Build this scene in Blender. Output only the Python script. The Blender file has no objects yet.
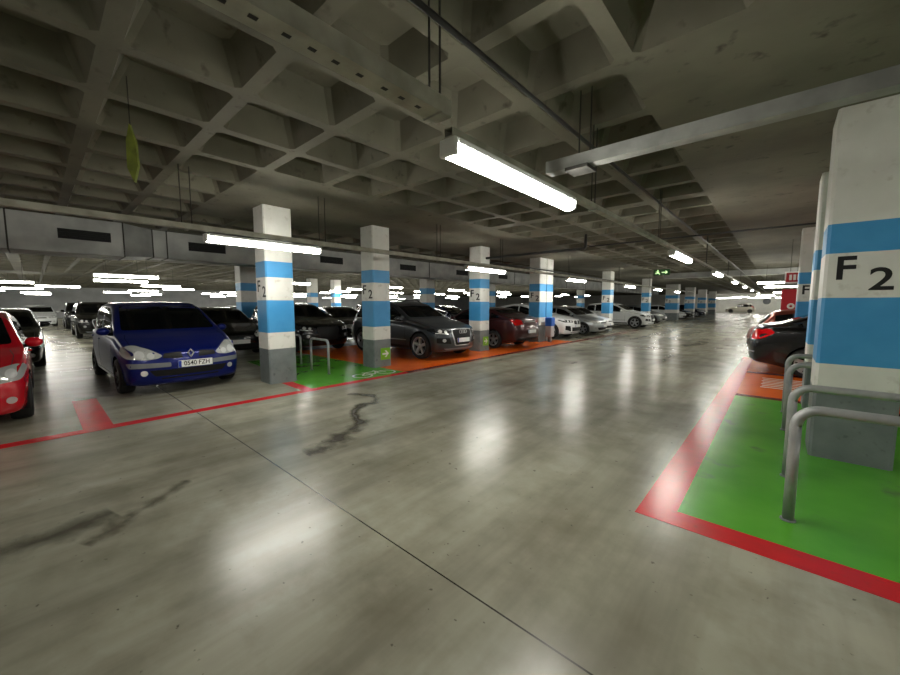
import bpy, bmesh, math, random
import numpy as np
from mathutils import Vector, Matrix
from mathutils.bvhtree import BVHTree
from mathutils.geometry import delaunay_2d_cdt
random.seed(7)
C = bpy.context.scene.collection
PI = math.pi
sc = bpy.context.scene

# ------------------------------------------------------------------ helpers
def tag(o, label=None, cat=None, group=None, kind=None):
    if label: o['label'] = label
    if cat: o['category'] = cat
    if group: o['group'] = group
    if kind: o['kind'] = kind
    return o

def empty(name, loc=(0, 0, 0), rz=0.0):
    o = bpy.data.objects.new(name, None)
    o.empty_display_size = 0.1
    C.objects.link(o); o.location = loc; o.rotation_euler = (0, 0, rz)
    return o

class MB:
    """collects shapes with material slots, builds one mesh object"""
    def __init__(s): s.v = []; s.f = []; s.m = []; s.mats = []; s.sm = []
    def slot(s, mat):
        if mat not in s.mats: s.mats.append(mat)
        return s.mats.index(mat)
    def add(s, vs, fs, mat, smooth=False):
        n = len(s.v); k = s.slot(mat)
        s.v += [tuple(map(float, p)) for p in vs]
        for f in fs: s.f.append(tuple(i + n for i in f)); s.m.append(k); s.sm.append(smooth)
    def box(s, x0, x1, y0, y1, z0, z1, mat):
        vs = [(x, y, z) for x in (x0, x1) for y in (y0, y1) for z in (z0, z1)]
        s.add(vs, [(0, 1, 3, 2), (4, 6, 7, 5), (0, 4, 5, 1), (2, 3, 7, 6), (0, 2, 6, 4), (1, 5, 7, 3)], mat)
    def cbox(s, x0, x1, y0, y1, z0, z1, mat, c=0.01, smooth=False):
        """box with chamfered edges"""
        bm = bmesh.new(); bmesh.ops.create_cube(bm, size=1)
        for v in bm.verts:
            v.co = Vector(((x0 + x1) / 2 + v.co.x * (x1 - x0), (y0 + y1) / 2 + v.co.y * (y1 - y0), (z0 + z1) / 2 + v.co.z * (z1 - z0)))
        bmesh.ops.bevel(bm, geom=bm.edges[:], offset=c, segments=2, affect='EDGES', profile=0.5)
        s.bm(bm, mat, smooth); bm.free()
    def bm(s, bm, mat, smooth=False):
        bm.verts.index_update()
        s.add([v.co[:] for v in bm.verts], [[v.index for v in f.verts] for f in bm.faces], mat, smooth)
    def tube(s, pts, r, mat, n=10, cap=True):
        pts = [Vector(p) for p in pts]; rings = []; up = None
        for i, p in enumerate(pts):
            t = ((pts[min(i + 1, len(pts) - 1)] - p).normalized() + (p - pts[max(i - 1, 0)]).normalized())
            t.normalize()
            if up is None:
                up = t.orthogonal().normalized()
            up = (up - t * up.dot(t)).normalized(); w = t.cross(up)
            rr = r[i] if isinstance(r, (list, tuple)) else r
            rings.append([p + up * (math.cos(a) * rr) + w * (math.sin(a) * rr) for a in [2 * PI * k / n for k in range(n)]])
        vs = [q for R in rings for q in R]; fs = []
        for i in range(len(pts) - 1):
            for k in range(n):
                fs.append((i * n + k, i * n + (k + 1) % n, (i + 1) * n + (k + 1) % n, (i + 1) * n + k))
        if cap: fs += [tuple(range(n))[::-1], tuple((len(pts) - 1) * n + k for k in range(n))]
        s.add(vs, fs, mat, True)
    def lathe_y(s, prof, mat, n=32, cx=0, cy=0, cz=0):
        """profile [(radius, y)] spun about the y axis"""
        vs = []; fs = []
        for (r, y) in prof:
            for k in range(n):
                a = 2 * PI * k / n
                vs.append((cx + r * math.cos(a), cy + y, cz + r * math.sin(a)))
        for i in range(len(prof) - 1):
            for k in range(n):
                fs.append((i * n + k, i * n + (k + 1) % n, (i + 1) * n + (k + 1) % n, (i + 1) * n + k))
        s.add(vs, fs, mat, True)
    def build(s, name, parent=None, sharp=None):
        me = bpy.data.meshes.new(name)
        me.from_pydata(s.v, [], s.f)
        for m in s.mats: me.materials.append(m)
        me.polygons.foreach_set('material_index', s.m)
        me.polygons.foreach_set('use_smooth', s.sm)
        me.update()
        if sharp is not None: me.set_sharp_from_angle(angle=sharp)
        o = bpy.data.objects.new(name, me); C.objects.link(o)
        if parent: o.parent = parent
        return o

def copy_tree(o, parent=None, paint=None):
    c = o.copy(); C.objects.link(c)
    if parent: c.parent = parent
    if paint and c.type == 'MESH':
        for sl in c.material_slots:
            if sl.material and sl.material.name.startswith('paint'):
                sl.link = 'OBJECT'; sl.material = paint
    for ch in list(o.children): copy_tree(ch, c, paint)
    return c

# ------------------------------------------------------------------ materials
def lin(c):
    return tuple(((v / 255) / 12.92 if v / 255 <= .04045 else ((v / 255 + .055) / 1.055) ** 2.4) for v in c) + (1,)
def mat(name, rgb, rough=.5, metal=0, coat=0, spec=.5, emit=None, estr=0):
    m = bpy.data.materials.new(name); m.use_nodes = True
    b = m.node_tree.nodes['Principled BSDF']
    b.inputs['Base Color'].default_value = lin(rgb)
    b.inputs['Roughness'].default_value = rough; b.inputs['Metallic'].default_value = metal
    b.inputs['Coat Weight'].default_value = coat; b.inputs['Coat Roughness'].default_value = .04
    b.inputs['Specular IOR Level'].default_value = spec
    if emit:
        b.inputs['Emission Color'].default_value = lin(emit); b.inputs['Emission Strength'].default_value = estr
    return m
def nmat(name, c1, c2, scale=3, rough=(.5, .6), detail=5, bump=0, lo=.35, hi=.65, metal=0, c3=None, s3=40):
    """noise-mottled surface"""
    m = mat(name, c1, rough[0], metal); nt = m.node_tree; N = nt.nodes; L = nt.links
    b = N['Principled BSDF']
    tc = N.new('ShaderNodeTexCoord')
    no = N.new('ShaderNodeTexNoise'); no.inputs['Scale'].default_value = scale; no.inputs['Detail'].default_value = detail
    L.new(tc.outputs['Object'], no.inputs['Vector'])
    cr = N.new('ShaderNodeValToRGB'); cr.color_ramp.elements[0].position = lo; cr.color_ramp.elements[1].position = hi
    cr.color_ramp.elements[0].color = lin(c1); cr.color_ramp.elements[1].color = lin(c2)
    L.new(no.outputs['Fac'], cr.inputs['Fac']); out = cr.outputs['Color']
    if c3:
        n3 = N.new('ShaderNodeTexNoise'); n3.inputs['Scale'].default_value = s3; n3.inputs['Detail'].default_value = 3
        L.new(tc.outputs['Object'], n3.inputs['Vector'])
        r3 = N.new('ShaderNodeValToRGB'); r3.color_ramp.elements[0].position = .62; r3.color_ramp.elements[1].position = .75
        L.new(n3.outputs['Fac'], r3.inputs['Fac'])
        mx = N.new('ShaderNodeMix'); mx.data_type = 'RGBA'
        L.new(r3.outputs['Color'], mx.inputs['Factor']); L.new(out, mx.inputs['A']); mx.inputs['B'].default_value = lin(c3)
        out = mx.outputs['Result']
    L.new(out, b.inputs['Base Color'])
    mr = N.new('ShaderNodeMapRange'); mr.inputs['To Min'].default_value = rough[0]; mr.inputs['To Max'].default_value = rough[1]
    mr.inputs['From Min'].default_value = .3; mr.inputs['From Max'].default_value = .7
    L.new(no.outputs['Fac'], mr.inputs['Value']); L.new(mr.outputs['Result'], b.inputs['Roughness'])
    if bump:
        nb = N.new('ShaderNodeTexNoise'); nb.inputs['Scale'].default_value = scale * 12; nb.inputs['Detail'].default_value = 4
        L.new(tc.outputs['Object'], nb.inputs['Vector'])
        bp = N.new('ShaderNodeBump'); bp.inputs['Strength'].default_value = bump; bp.inputs['Distance'].default_value = .01
        L.new(nb.outputs['Fac'], bp.inputs['Height']); L.new(bp.outputs['Normal'], b.inputs['Normal'])
    return m

def floor_material():
    m = mat('floor_concrete', (150, 146, 132), .3); nt = m.node_tree; N = nt.nodes; L = nt.links
    b = N['Principled BSDF']; tc = N.new('ShaderNodeTexCoord')
    def noise(scale, detail, rough=.55, vec=None):
        n = N.new('ShaderNodeTexNoise'); n.inputs['Scale'].default_value = scale; n.inputs['Detail'].default_value = detail
        n.inputs['Roughness'].default_value = rough
        L.new(vec or tc.outputs['Object'], n.inputs['Vector']); return n
    def ramp(src, p0, c0, p1, c1):
        r = N.new('ShaderNodeValToRGB'); r.color_ramp.elements[0].position = p0; r.color_ramp.elements[1].position = p1
        r.color_ramp.elements[0].color = c0; r.color_ramp.elements[1].color = c1; L.new(src, r.inputs['Fac']); return r
    def mix(fac, a, bcol):
        mx = N.new('ShaderNodeMix'); mx.data_type = 'RGBA'
        L.new(fac, mx.inputs['Factor']); L.new(a, mx.inputs['A'])
        if isinstance(bcol, tuple): mx.inputs['B'].default_value = bcol
        else: L.new(bcol, mx.inputs['B'])
        return mx.outputs['Result']
    base = ramp(noise(.55, 6).outputs['Fac'], .35, lin(FLOOR_A), .68, lin(FLOOR_B)).outputs['Color']
    W, K = (1, 1, 1, 1), (0, 0, 0, 1)
    # broad worn patches
    worn = ramp(noise(1.5, 6, .6).outputs['Fac'], .44, K, .72, (.95, .95, .95, 1)).outputs['Color']
    base = mix(worn, base, lin((128, 124, 106)))
    # tyre-dirt streaks stretched along the aisle
    mp = N.new('ShaderNodeMapping'); mp.inputs['Scale'].default_value = (1.1, .12, 1); L.new(tc.outputs['Object'], mp.inputs['Vector'])
    st = ramp(noise(1.6, 5, .6, mp.outputs['Vector']).outputs['Fac'], .44, K, .78, (.9, .9, .9, 1)).outputs['Color']
    base = mix(st, base, lin((104, 98, 82)))
    # specks
    spk = ramp(noise(17, 4, .5).outputs['Fac'], .69, K, .73, (.7, .7, .7, 1)).outputs['Color']
    base = mix(spk, base, lin((70, 66, 56)))
    # saw-cut joints across the aisle
    sx = N.new('ShaderNodeSeparateXYZ'); L.new(tc.outputs['Object'], sx.inputs['Vector'])
    def line(axis, pos, hw):
        s1 = N.new('ShaderNodeMath'); s1.operation = 'SUBTRACT'; L.new(sx.outputs[axis], s1.inputs[0]); s1.inputs[1].default_value = pos
        s2 = N.new('ShaderNodeMath'); s2.operation = 'ABSOLUTE'; L.new(s1.outputs[0], s2.inputs[0])
        s3 = N.new('ShaderNodeMath'); s3.operation = 'LESS_THAN'; L.new(s2.outputs[0], s3.inputs[0]); s3.inputs[1].default_value = hw
        return s3.outputs[0]
    for ax, p, h in (('Y', 1.5, .005), ('Y', 14.75, .035), ('Y', 28, .02), ('X', -12.6, .01)):
        base = mix(line(ax, p, h), base, lin((48, 45, 38)))
    L.new(base, b.inputs['Base Color'])
    mr = N.new('ShaderNodeMapRange'); mr.inputs['From Min'].default_value = .3; mr.inputs['From Max'].default_value = .7
    mr.inputs['To Min'].default_value = .25; mr.inputs['To Max'].default_value = .272
    L.new(noise(1.1, 7, .65).outputs['Fac'], mr.inputs['Value']); L.new(mr.outputs['Result'], b.inputs['Roughness'])
    b.inputs['Specular IOR Level'].default_value = .6
    bp = N.new('ShaderNodeBump'); bp.inputs['Strength'].default_value = .12; bp.inputs['Distance'].default_value = .02
    L.new(noise(2.5, 5).outputs['Fac'], bp.inputs['Height']); L.new(bp.outputs['Normal'], b.inputs['Normal'])
    return m
FLOOR_A, FLOOR_B = (148, 147, 131), (178, 176, 159)

M = {}
M['floor'] = floor_material()
M['ceil'] = nmat('ceiling_concrete', (88, 86, 72), (109, 106, 92), 1.2, (.8, .9), 7, .25, c3=(71, 69, 57), s3=7)
M['wall'] = nmat('wall_white', (205, 205, 198), (220, 220, 214), 1.0, (.7, .8))
M['wallg'] = nmat('wall_grey', (158, 160, 160), (176, 178, 178), 1.0, (.7, .8))
M['pwhite'] = nmat('pillar_white', (212, 212, 206), (224, 224, 219), 3, (.45, .6), bump=.1, c3=(198, 196, 188), s3=9)
M['pblue'] = nmat('pillar_blue', (58, 142, 200), (68, 152, 208), 3, (.4, .55), bump=.1)
M['pgrey'] = nmat('pillar_grey', (104, 112, 114), (120, 127, 128), 4, (.45, .6), bump=.1, c3=(92, 98, 98), s3=14)
M['ink'] = mat('black_lettering', (14, 14, 16), .5)
M['red'] = nmat('red_floor_paint', (206, 28, 36), (190, 32, 38), 4, (.25, .272), 7, c3=(160, 42, 42), s3=9)
M['dred'] = nmat('dark_red_floor_paint', (120, 30, 24), (140, 38, 26), 4, (.25, .272), 7)
M['green'] = nmat('green_floor_paint', (94, 172, 52), (76, 156, 42), 1.6, (.25, .272), 7, lo=.3, hi=.7, c3=(84, 124, 62), s3=3)
M['orange'] = nmat('orange_floor_paint', (228, 106, 30), (212, 92, 24), 2.2, (.25, .272), 7, lo=.3, hi=.7, c3=(150, 74, 30), s3=4)
M['white_paint'] = nmat('white_floor_paint', (206, 208, 196), (190, 192, 180), 8, (.35, .5))
M['galv'] = nmat('galvanised_steel', (176, 178, 178), (150, 153, 154), 6, (.38, .5), 4, metal=.35)
M['tray'] = nmat('tray_steel', (172, 170, 156), (142, 140, 126), 5, (.45, .6), 4, metal=.25)
M['tray2'] = nmat('cross_tray_steel', (150, 151, 147), (128, 129, 126), 5, (.45, .6), 4, metal=.25)
M['duct'] = nmat('duct_steel', (168, 169, 165), (144, 146, 143), 2, (.45, .6), 4, metal=.2)
M['dark'] = mat('dark_void', (10, 10, 10), .8)
M['rod'] = mat('rod_steel', (52, 50, 46), .6, .4)
M['pipe'] = mat('dark_pipe', (46, 46, 46), .5, .3)
M['lampbody'] = mat('lamp_grey_plastic', (196, 198, 196), .5)
M['lamp'] = mat('lamp_diffuser', (240, 240, 235), .4, emit=(255, 252, 240), estr=40)
M['capw'] = mat('lamp_end_cap', (214, 214, 208), .45)
M['tyre'] = mat('tyre_rubber', (20, 20, 21), .75)
M['rim'] = mat('alloy_rim', (190, 192, 196), .28, .9)
M['rimd'] = mat('dark_rim', (58, 60, 62), .35, .8)
M['glass'] = mat('car_glass', (9, 11, 12), .04, 0, 0, .6)
M['chrome'] = mat('chrome', (226, 229, 231), .2, .6)
M['blackp'] = mat('black_plastic', (11, 11, 12), .55, spec=.3)
M['greyp'] = mat('grey_plastic', (112, 116, 120), .45)
M['gap'] = mat('panel_gap', (4, 4, 5), .8)
M['under'] = mat('underbody', (7, 7, 7), .9)
M['lens'] = mat('lamp_lens', (205, 208, 205), .1, .35, .5)
M['refl'] = mat('lamp_reflector', (240, 242, 242), .12, .35)
M['amber'] = mat('amber_lens', (190, 96, 30), .2)
M['redlens'] = mat('red_lens', (176, 14, 16), .12, 0, .6)
M['redlit'] = mat('red_lens_bright', (225, 12, 22), .1, 0, .8)
M['plate'] = mat('plate_white', (226, 228, 226), .4)
M['plateblue'] = mat('plate_blue', (30, 60, 160), .4)
M['signgreen'] = mat('sign_green', (120, 180, 30), .4)
M['exitlit'] = mat('exit_sign_lit', (200, 235, 180), .4, emit=(190, 225, 160), estr=1.0)
M['exitgreen'] = mat('exit_sign_green', (36, 96, 44), .4)
M['fire'] = mat('fire_red', (172, 22, 34), .4)
M['sign_white'] = mat('sign_white', (225, 222, 216), .4)
M['binblue'] = mat('bin_blue', (36, 96, 190), .4)
M['bingrey'] = mat('bin_grey', (176, 180, 182), .45)
M['limecloth'] = nmat('lime_plastic', (96, 104, 34), (128, 140, 44), 9, (.4, .6))

def paint(name, rgb, metal=.4, rough=.25):
    return mat('paint_' + name, rgb, rough, metal, .5)
P = dict(blue=paint('blue', (13, 26, 98), .3, .3), red=paint('red', (190, 14, 32), .15), darkgrey=paint('darkgrey', (66, 70, 74), .6, .3),
         black=paint('black', (10, 10, 12), .2), maroon=paint('maroon', (62, 30, 32), .5, .3), white=paint('white', (222, 224, 224), .0),
         silver=paint('silver', (178, 182, 184), .7, .32), brown=paint('brown', (140, 66, 50), .5, .3), grey=paint('grey', (110, 114, 116), .6, .3),
         navy=paint('navy', (22, 30, 56), .4), sand=paint('sand', (176, 170, 158), .5, .32), charcoal=paint('charcoal', (34, 36, 38), .5))

P['blue'].node_tree.nodes['Principled BSDF'].inputs['Coat Weight'].default_value = .15
P['blue'].node_tree.nodes['Principled BSDF'].inputs['Specular IOR Level'].default_value = .3
# ------------------------------------------------------------------ camera
H = 1.6
cam = bpy.data.cameras.new('camera'); co = bpy.data.objects.new('camera', cam); C.objects.link(co)
co.location = (0, 0, H); co.rotation_euler = (PI / 2 - .0908646, 0, .727874)
cam.sensor_width = 36; cam.lens = 369.63 / 900 * 36; cam.clip_start = .05; cam.clip_end = 300
sc.camera = co

# ------------------------------------------------------------------ room shell
X0, X1, Y0, Y1, ZC = -62.0, 7.5, -9.0, 88.0, 3.5
def structure(mb, name): o = mb.build(name); tag(o, kind='structure'); return o
mb = MB(); mb.box(X0, X1, Y0, Y1, -.2, 0, M['floor']); structure(mb, 'floor')
for nm, b, mm in (('wall_far', (X0, X1, Y1, Y1 + .2), 'wall'), ('wall_left', (X0 - .2, X0, Y0, Y1), 'wallg'),
                  ('wall_right', (X1, X1 + .2, Y0, Y1), 'wallg'), ('wall_back', (X0, X1, Y0 - .2, Y0), 'wallg')):
    mb = MB(); mb.box(*b, 0, ZC + .4, M[mm]); structure(mb, nm)

def build_ceiling():
    pit = .92; ox, oy = -3.78, 1.42              # a rib crossing sits here
    mb = MB(); mt = M['ceil']; V = []; F = []
    i0 = math.floor((X0 - ox) / pit); i1 = math.ceil((X1 - ox) / pit)
    j0 = math.floor((Y0 - oy) / pit); j1 = math.ceil((Y1 - oy) / pit)
    def solid(cx, cy):
        if cy > 2.4 and -9.3 < cx < -5.6: return True
        if cy > 3.2 and -.95 < cx < 2.4: return True
        if -21.6 < cx < -19.6 or -36.4 < cx < -33.5: return True
        return False
    ring = lambda a0, a1, b0, b1, c, z: [(a0 + c, b0, z), (a1 - c, b0, z), (a1, b0 + c, z), (a1, b1 - c, z), (a1 - c, b1, z), (a0 + c, b1, z), (a0, b1 - c, z), (a0, b0 + c, z)]
    for i in range(i0, i1):
        for j in range(j0, j1):
            x, y = ox + i * pit, oy + j * pit
            n = len(V)
            V += [(x, y, ZC), (x + pit, y, ZC), (x + pit, y + pit, ZC), (x, y + pit, ZC)]
            if solid(x + pit / 2, y + pit / 2):
                F.append((n, n + 3, n + 2, n + 1)); continue
            h = .065; d0 = .09 if j % 9 == 7 else 0; d1 = .09 if j % 9 == 6 else 0
            e0 = .07 if i % 9 == 4 else 0; e1 = .07 if i % 9 == 3 else 0
            a0, a1, b0, b1 = x + h + e0, x + pit - h - e1, y + h + d0, y + pit - h - d1
            V += ring(a0, a1, b0, b1, .045, ZC); V += ring(a0 + .12, a1 - .12, b0 + .12, b1 - .12, .05, ZC + .29)
            r = lambda k: n + 4 + k
            F += [(n, r(0), r(1), n + 1), (n + 1, r(1), r(2)), (n + 1, r(2), r(3), n + 2), (n + 2, r(3), r(4)), (n + 2, r(4), r(5), n + 3),
                  (n + 3, r(5), r(6)), (n + 3, r(6), r(7), n), (n, r(7), r(0))]
            F[-8:] = [f[::-1] for f in F[-8:]]
            for k in range(8):
                F.append((n + 4 + k, n + 4 + (k + 1) % 8, n + 12 + (k + 1) % 8, n + 12 + k)[::-1])
            F.append(tuple(n + 12 + k for k in range(8))[::-1])
    mb.add(V, F, mt)
    o = mb.build('ceiling'); tag(o, kind='structure')
    return o
build_ceiling()

# ------------------------------------------------------------------ floor markings
def slab(name, polys, mt, label, cat='floor marking', z=.003, group=None):
    mb = MB()
    for p in polys:
        n = len(p)
        vs = [(x, y, .0002) for x, y in p] + [(x, y, z) for x, y in p]
        mb.add(vs, [tuple(range(n, 2 * n))] + [(k, (k + 1) % n, n + (k + 1) % n, n + k) for k in range(n)], mt)
    return tag(mb.build(name), label, cat, group)
R4 = lambda x0, x1, y0, y1: [(x0, y0), (x1, y0), (x1, y1), (x0, y1)]
slab('red_line', [R4(-6.54, -6.35, -8.5, 5.70)], M['red'], 'long red painted line edging the parking bays in front of the blue car')
slab('red_line', [R4(-8.6, -6.54, .31, .60)], M['red'], 'short red bay divider on the floor between red and blue cars', z=.0034)
slab('red_line', [[(-7.46, 3.24), (-7.40, 3.44), (-6.54, 3.40), (-6.54, 3.20)]], M['red'], 'short red painted tick running to the foot of first striped pillar', z=.0034)
slab('dark_red_line', [R4(-6.54, -6.35, 5.70, 24.5)], M['dred'], 'dark red painted line edging the orange bays on the left of the aisle')
slab('green_bay', [[(-11.0, 3.85), (-7.46, 3.60), (-7.40, 3.44), (-6.54, 3.40), (-6.54, 5.72), (-11.0, 5.72)]], M['green'], 'green painted bicycle bay behind the small hoops between two pillars', z=.0022)
slab('orange_bay', [R4(-12.2, -6.54, 5.72, 15.3)], M['orange'], 'orange painted bays under the dark grey car and the maroon saloon', z=.0022)
slab('red_line', [[(-.745, 2.98), (7.4, 2.98), (7.4, 3.20), (-.50, 3.20), (-.50, 14.2), (-.745, 14.2)]], M['red'], 'broad red L-shaped painted border around the green bay by the near pillar', z=.0026)
slab('green_bay', [R4(-.50, 7.4, 3.20, 8.16)], M['green'], 'bright green bicycle bay under the three large hoops on the right', z=.0022)
slab('orange_bay', [R4(-.50, 7.4, 8.24, 14.2)], M['orange'], 'orange painted bay beyond the green bay on the right of the aisle', z=.0022)
slab('dark_red_line', [R4(-.50, 7.4, 8.10, 8.28)], M['dred'], 'thin dark red line between the green and orange bays on the right', z=.0034)
slab('dark_red_line', [R4(-.50, 7.4, 10.95, 11.2)], M['dred'], 'dark red line across the orange bay beside the black saloon', z=.0034)
mk = []
for k in range(7): mk.append(R4(-.2 + .02 * (k % 2), .62, 9.22 + k * .19, 9.30 + k * .19))
slab('white_hatching', mk, M['white_paint'], 'worn white strokes painted on the orange bay behind the hoops', z=.0036)

def bike_mark():
    mb = MB(); cx, cy = -6.86, 5.1
    def ringf(x, y, r, w=.045, n=28):
        vs = []
        for k in range(n):
            a = 2 * PI * k / n
            vs += [(x + math.cos(a) * r, y + math.sin(a) * r, .004), (x + math.cos(a) * (r - w), y + math.sin(a) * (r - w), .004)]
        mb.add(vs, [(2 * k, 2 * ((k + 1) % n), 2 * ((k + 1) % n) + 1, 2 * k + 1) for k in range(n)], M['white_paint'])
    def bar(a, b, w=.04):
        a, b = Vector(a), Vector(b); t = (b - a).normalized(); q = Vector((-t.y, t.x)) * w / 2
        mb.add([(*(a + q), .0041), (*(a - q), .0041), (*(b - q), .0041), (*(b + q), .0041)], [(0, 1, 2, 3)], M['white_paint'])
    w1, w2 = (cx, cy - .33), (cx, cy + .33)
    ringf(*w1, .23); ringf(*w2, .23)
    s, h, p = (cx - .24, cy - .1), (cx - .27, cy + .22), (cx + .02, cy)
    for a, b in ((w1, s), (w1, p), (s, p), (s, h), (h, p), (h, w2), (h, (cx - .36, cy + .2)), (s, (cx - .32, cy - .13))): bar(a, b)
    tag(mb.build('bicycle_symbol'), 'white bicycle symbol painted on green bay at foot of second pillar', 'floor marking')
bike_mark()

def stain_mat(name, rgb, dens, scale):
    m = mat(name, rgb, .3); nt = m.node_tree; N = nt.nodes; L = nt.links; b = N['Principled BSDF']
    tc = N.new('ShaderNodeTexCoord'); no = N.new('ShaderNodeTexNoise'); no.inputs['Scale'].default_value = scale; no.inputs['Detail'].default_value = 7
    L.new(tc.outputs['Object'], no.inputs['Vector'])
    at = N.new('ShaderNodeAttribute'); at.attribute_name = 'edge'
    ad = N.new('ShaderNodeMath'); ad.operation = 'MULTIPLY_ADD'; L.new(at.outputs['Fac'], ad.inputs[0]); ad.inputs[1].default_value = 1.0
    sb = N.new('ShaderNodeMath'); sb.operation = 'MULTIPLY_ADD'; L.new(no.outputs['Fac'], sb.inputs[0]); sb.inputs[1].default_value = 1.7; sb.inputs[2].default_value = -1.28
    L.new(sb.outputs[0], ad.inputs[2])
    mu = N.new('ShaderNodeMath'); mu.operation = 'MULTIPLY'; mu.use_clamp = True; L.new(ad.outputs[0], mu.inputs[0]); mu.inputs[1].default_value = 1.5
    m2 = N.new('ShaderNodeMath'); m2.operation = 'MULTIPLY'; L.new(mu.outputs[0], m2.inputs[0]); m2.inputs[1].default_value = dens
    L.new(m2.outputs[0], b.inputs['Alpha'])
    return m
def stain(pts, widths, mt, label):
    """a trickle: soft-edged strip along a centre line"""
    P_ = [Vector(p) for p in pts]; Q = []; Wd = []
    for i in range(len(P_) - 1):
        for k in range(6):
            t = k / 6; p0 = P_[max(i - 1, 0)]; p1 = P_[i]; p2 = P_[i + 1]; p3 = P_[min(i + 2, len(P_) - 1)]
            Q.append(.5 * ((2 * p1) + (p2 - p0) * t + (2 * p0 - 5 * p1 + 4 * p2 - p3) * t * t + (3 * p1 - p0 - 3 * p2 + p3) * t ** 3))
            Wd.append(widths[i] * (1 - t) + widths[i + 1] * t)
    Q.append(P_[-1]); Wd.append(widths[-1]); V = []; E = []; F = []
    for i, q in enumerate(Q):
        t = (Q[min(i + 1, len(Q) - 1)] - Q[max(i - 1, 0)]).normalized(); nrm = Vector((-t.y, t.x))
        for k in (-1, 0, 1):
            p = q + nrm * (k * Wd[i] * 1.5); V.append((p.x, p.y, .0012)); E.append(0.0 if k or i in (0, len(Q) - 1) else 1.0)
    for i in range(len(Q) - 1):
        for k in range(2): F.append((3 * i + k, 3 * i + k + 1, 3 * i + 4 + k, 3 * i + 3 + k))
    mb = MB(); mb.add(V, F, mt); o = mb.build('floor_stain'); tag(o, label, 'stain')
    a = o.data.attributes.new('edge', 'FLOAT', 'POINT'); a.data.foreach_set('value', E)
M['scuff'] = stain_mat('scuff_stain', (88, 80, 64), .5, 6)
M['oil'] = stain_mat('oil_stain', (56, 50, 40), .8, 5)
M['dirt'] = stain_mat('dirt_stain', (70, 66, 53), .6, 4)
stain([(-3.66, 1.80), (-3.74, 2.14), (-4.0, 2.57), (-4.2, 2.85), (-4.6, 3.02), (-4.85, 3.36), (-4.87, 3.62), (-5.3, 3.83), (-5.67, 3.6)],
      [.10, .22, .19, .13, .08, .14, .1, .1, .12], M['oil'], 'dark winding oil trickle dried on the concrete aisle')
stain([(-3.66, -.45), (-3.64, -.15), (-3.68, .05), (-3.76, .32)], [.2, .24, .2, .14], M['dirt'], 'dark straight tyre smear near the left edge of the floor')
stain([(-3.35, .1), (-3.5, .33), (-3.66, .5), (-3.95, .85)], [.1, .11, .09, .07], M['scuff'], 'faint brown scuff beside the dark tyre smear')

# ------------------------------------------------------------------ text
def text_mesh(s, size, mt, bold=0.0, depth=.002):
    cu = bpy.data.curves.new('txt', 'FONT'); cu.body = s; cu.size = size; cu.align_x = 'CENTER'; cu.align_y = 'CENTER'
    cu.offset = bold; cu.extrude = depth; cu.resolution_u = 4
    o = bpy.data.objects.new('txt', cu); C.objects.link(o)
    dg = bpy.context.evaluated_depsgraph_get(); me = bpy.data.meshes.new_from_object(o.evaluated_get(dg))
    bpy.data.objects.remove(o); me.materials.clear(); me.materials.append(mt)
    return me
def place_text(me, name, mw, parent=None, scale=(1, 1, 1)):
    o = bpy.data.objects.new(name, me); C.objects.link(o)
    if parent: o.parent = parent
    o.matrix_basis = mw @ Matrix.Diagonal((*scale, 1))
    return o
def frame(origin, right, up):
    r = Vector(right).normalized(); u = Vector(up).normalized(); n = r.cross(u)
    m = Matrix((r, u, n)).transposed().to_4x4(); m.translation = origin
    return m
ME_F = text_mesh('F', .30, M['ink'], .006); ME_2 = text_mesh('2', .30, M['ink'], .004)

# ------------------------------------------------------------------ pillars
BANDS = [(0, .70, 'pgrey'), (.70, 1.03, 'pwhite'), (1.03, 1.67, 'pblue'), (1.67, 2.12, 'pwhite'), (2.12, 2.43, 'pblue'), (2.43, ZC - .003, 'pwhite')]
def pillar(x0, x1, y0, y1, label, text=True, sign=False, bands=BANDS, group=None, c=.025):
    cx, cy = (x0 + x1) / 2, (y0 + y1) / 2; r = empty('striped_pillar', (cx, cy, 0)); tag(r, label, 'pillar', group, 'thing')
    a, b = (x1 - x0) / 2, (y1 - y0) / 2; mb = MB()
    ring = [(-a + c, -b), (a - c, -b), (a, -b + c), (a, b - c), (a - c, b), (-a + c, b), (-a, b - c), (-a, -b + c)]
    for z0, z1, m in bands:
        mb.add([(x, y, z) for z in (z0, z1) for x, y in ring], [(k, (k + 1) % 8, 8 + (k + 1) % 8, 8 + k) for k in range(8)], M[m])
    mb.build('shaft', r)
    if text:
        place_text(ME_F, 'letter', frame((-a + .145, -b - .001, 1.94), (1, 0, 0), (0, 0, 1)), r, (1.08, 1.06, 1))
        place_text(ME_2, 'numeral', frame((-a + .39, -b - .001, 1.825), (1, 0, 0), (0, 0, 1)), r, (1.16, 1, 1))
    if sign:
        y1_ = sign; mb = MB(); mb.box(a + .001, a + .006, y1_ - .15, y1_ + .15, .18, .48, M['signgreen'])
        p = mb.build('arrow_sign', r); p['label'] = 'lime green square sign with white arrow'
        mb = MB(); x = a + .007
        prof = [(-.1, -.022), (.03, -.022), (-.03, -.085), (.02, -.085), (.105, 0), (.02, .085), (-.03, .085), (.03, .022), (-.1, .022)]
        mb.add([(x, y1_ + u, .33 + v) for u, v in prof], [(0, 1, 7, 8), (1, 2, 3, 4), (1, 4, 7), (7, 4, 5, 6)], M['sign_white'])
        mb.build('arrow', p)
    return r
LX0, LX1 = -7.98, -7.48
pillar(LX0, LX1, 3.03, 3.58, 'blue and white striped pillar F2 beside the blue car')
pillar(LX0, LX1, 5.56, 6.10, 'blue and white striped pillar between the green bay and dark grey car', sign=.08)
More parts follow.
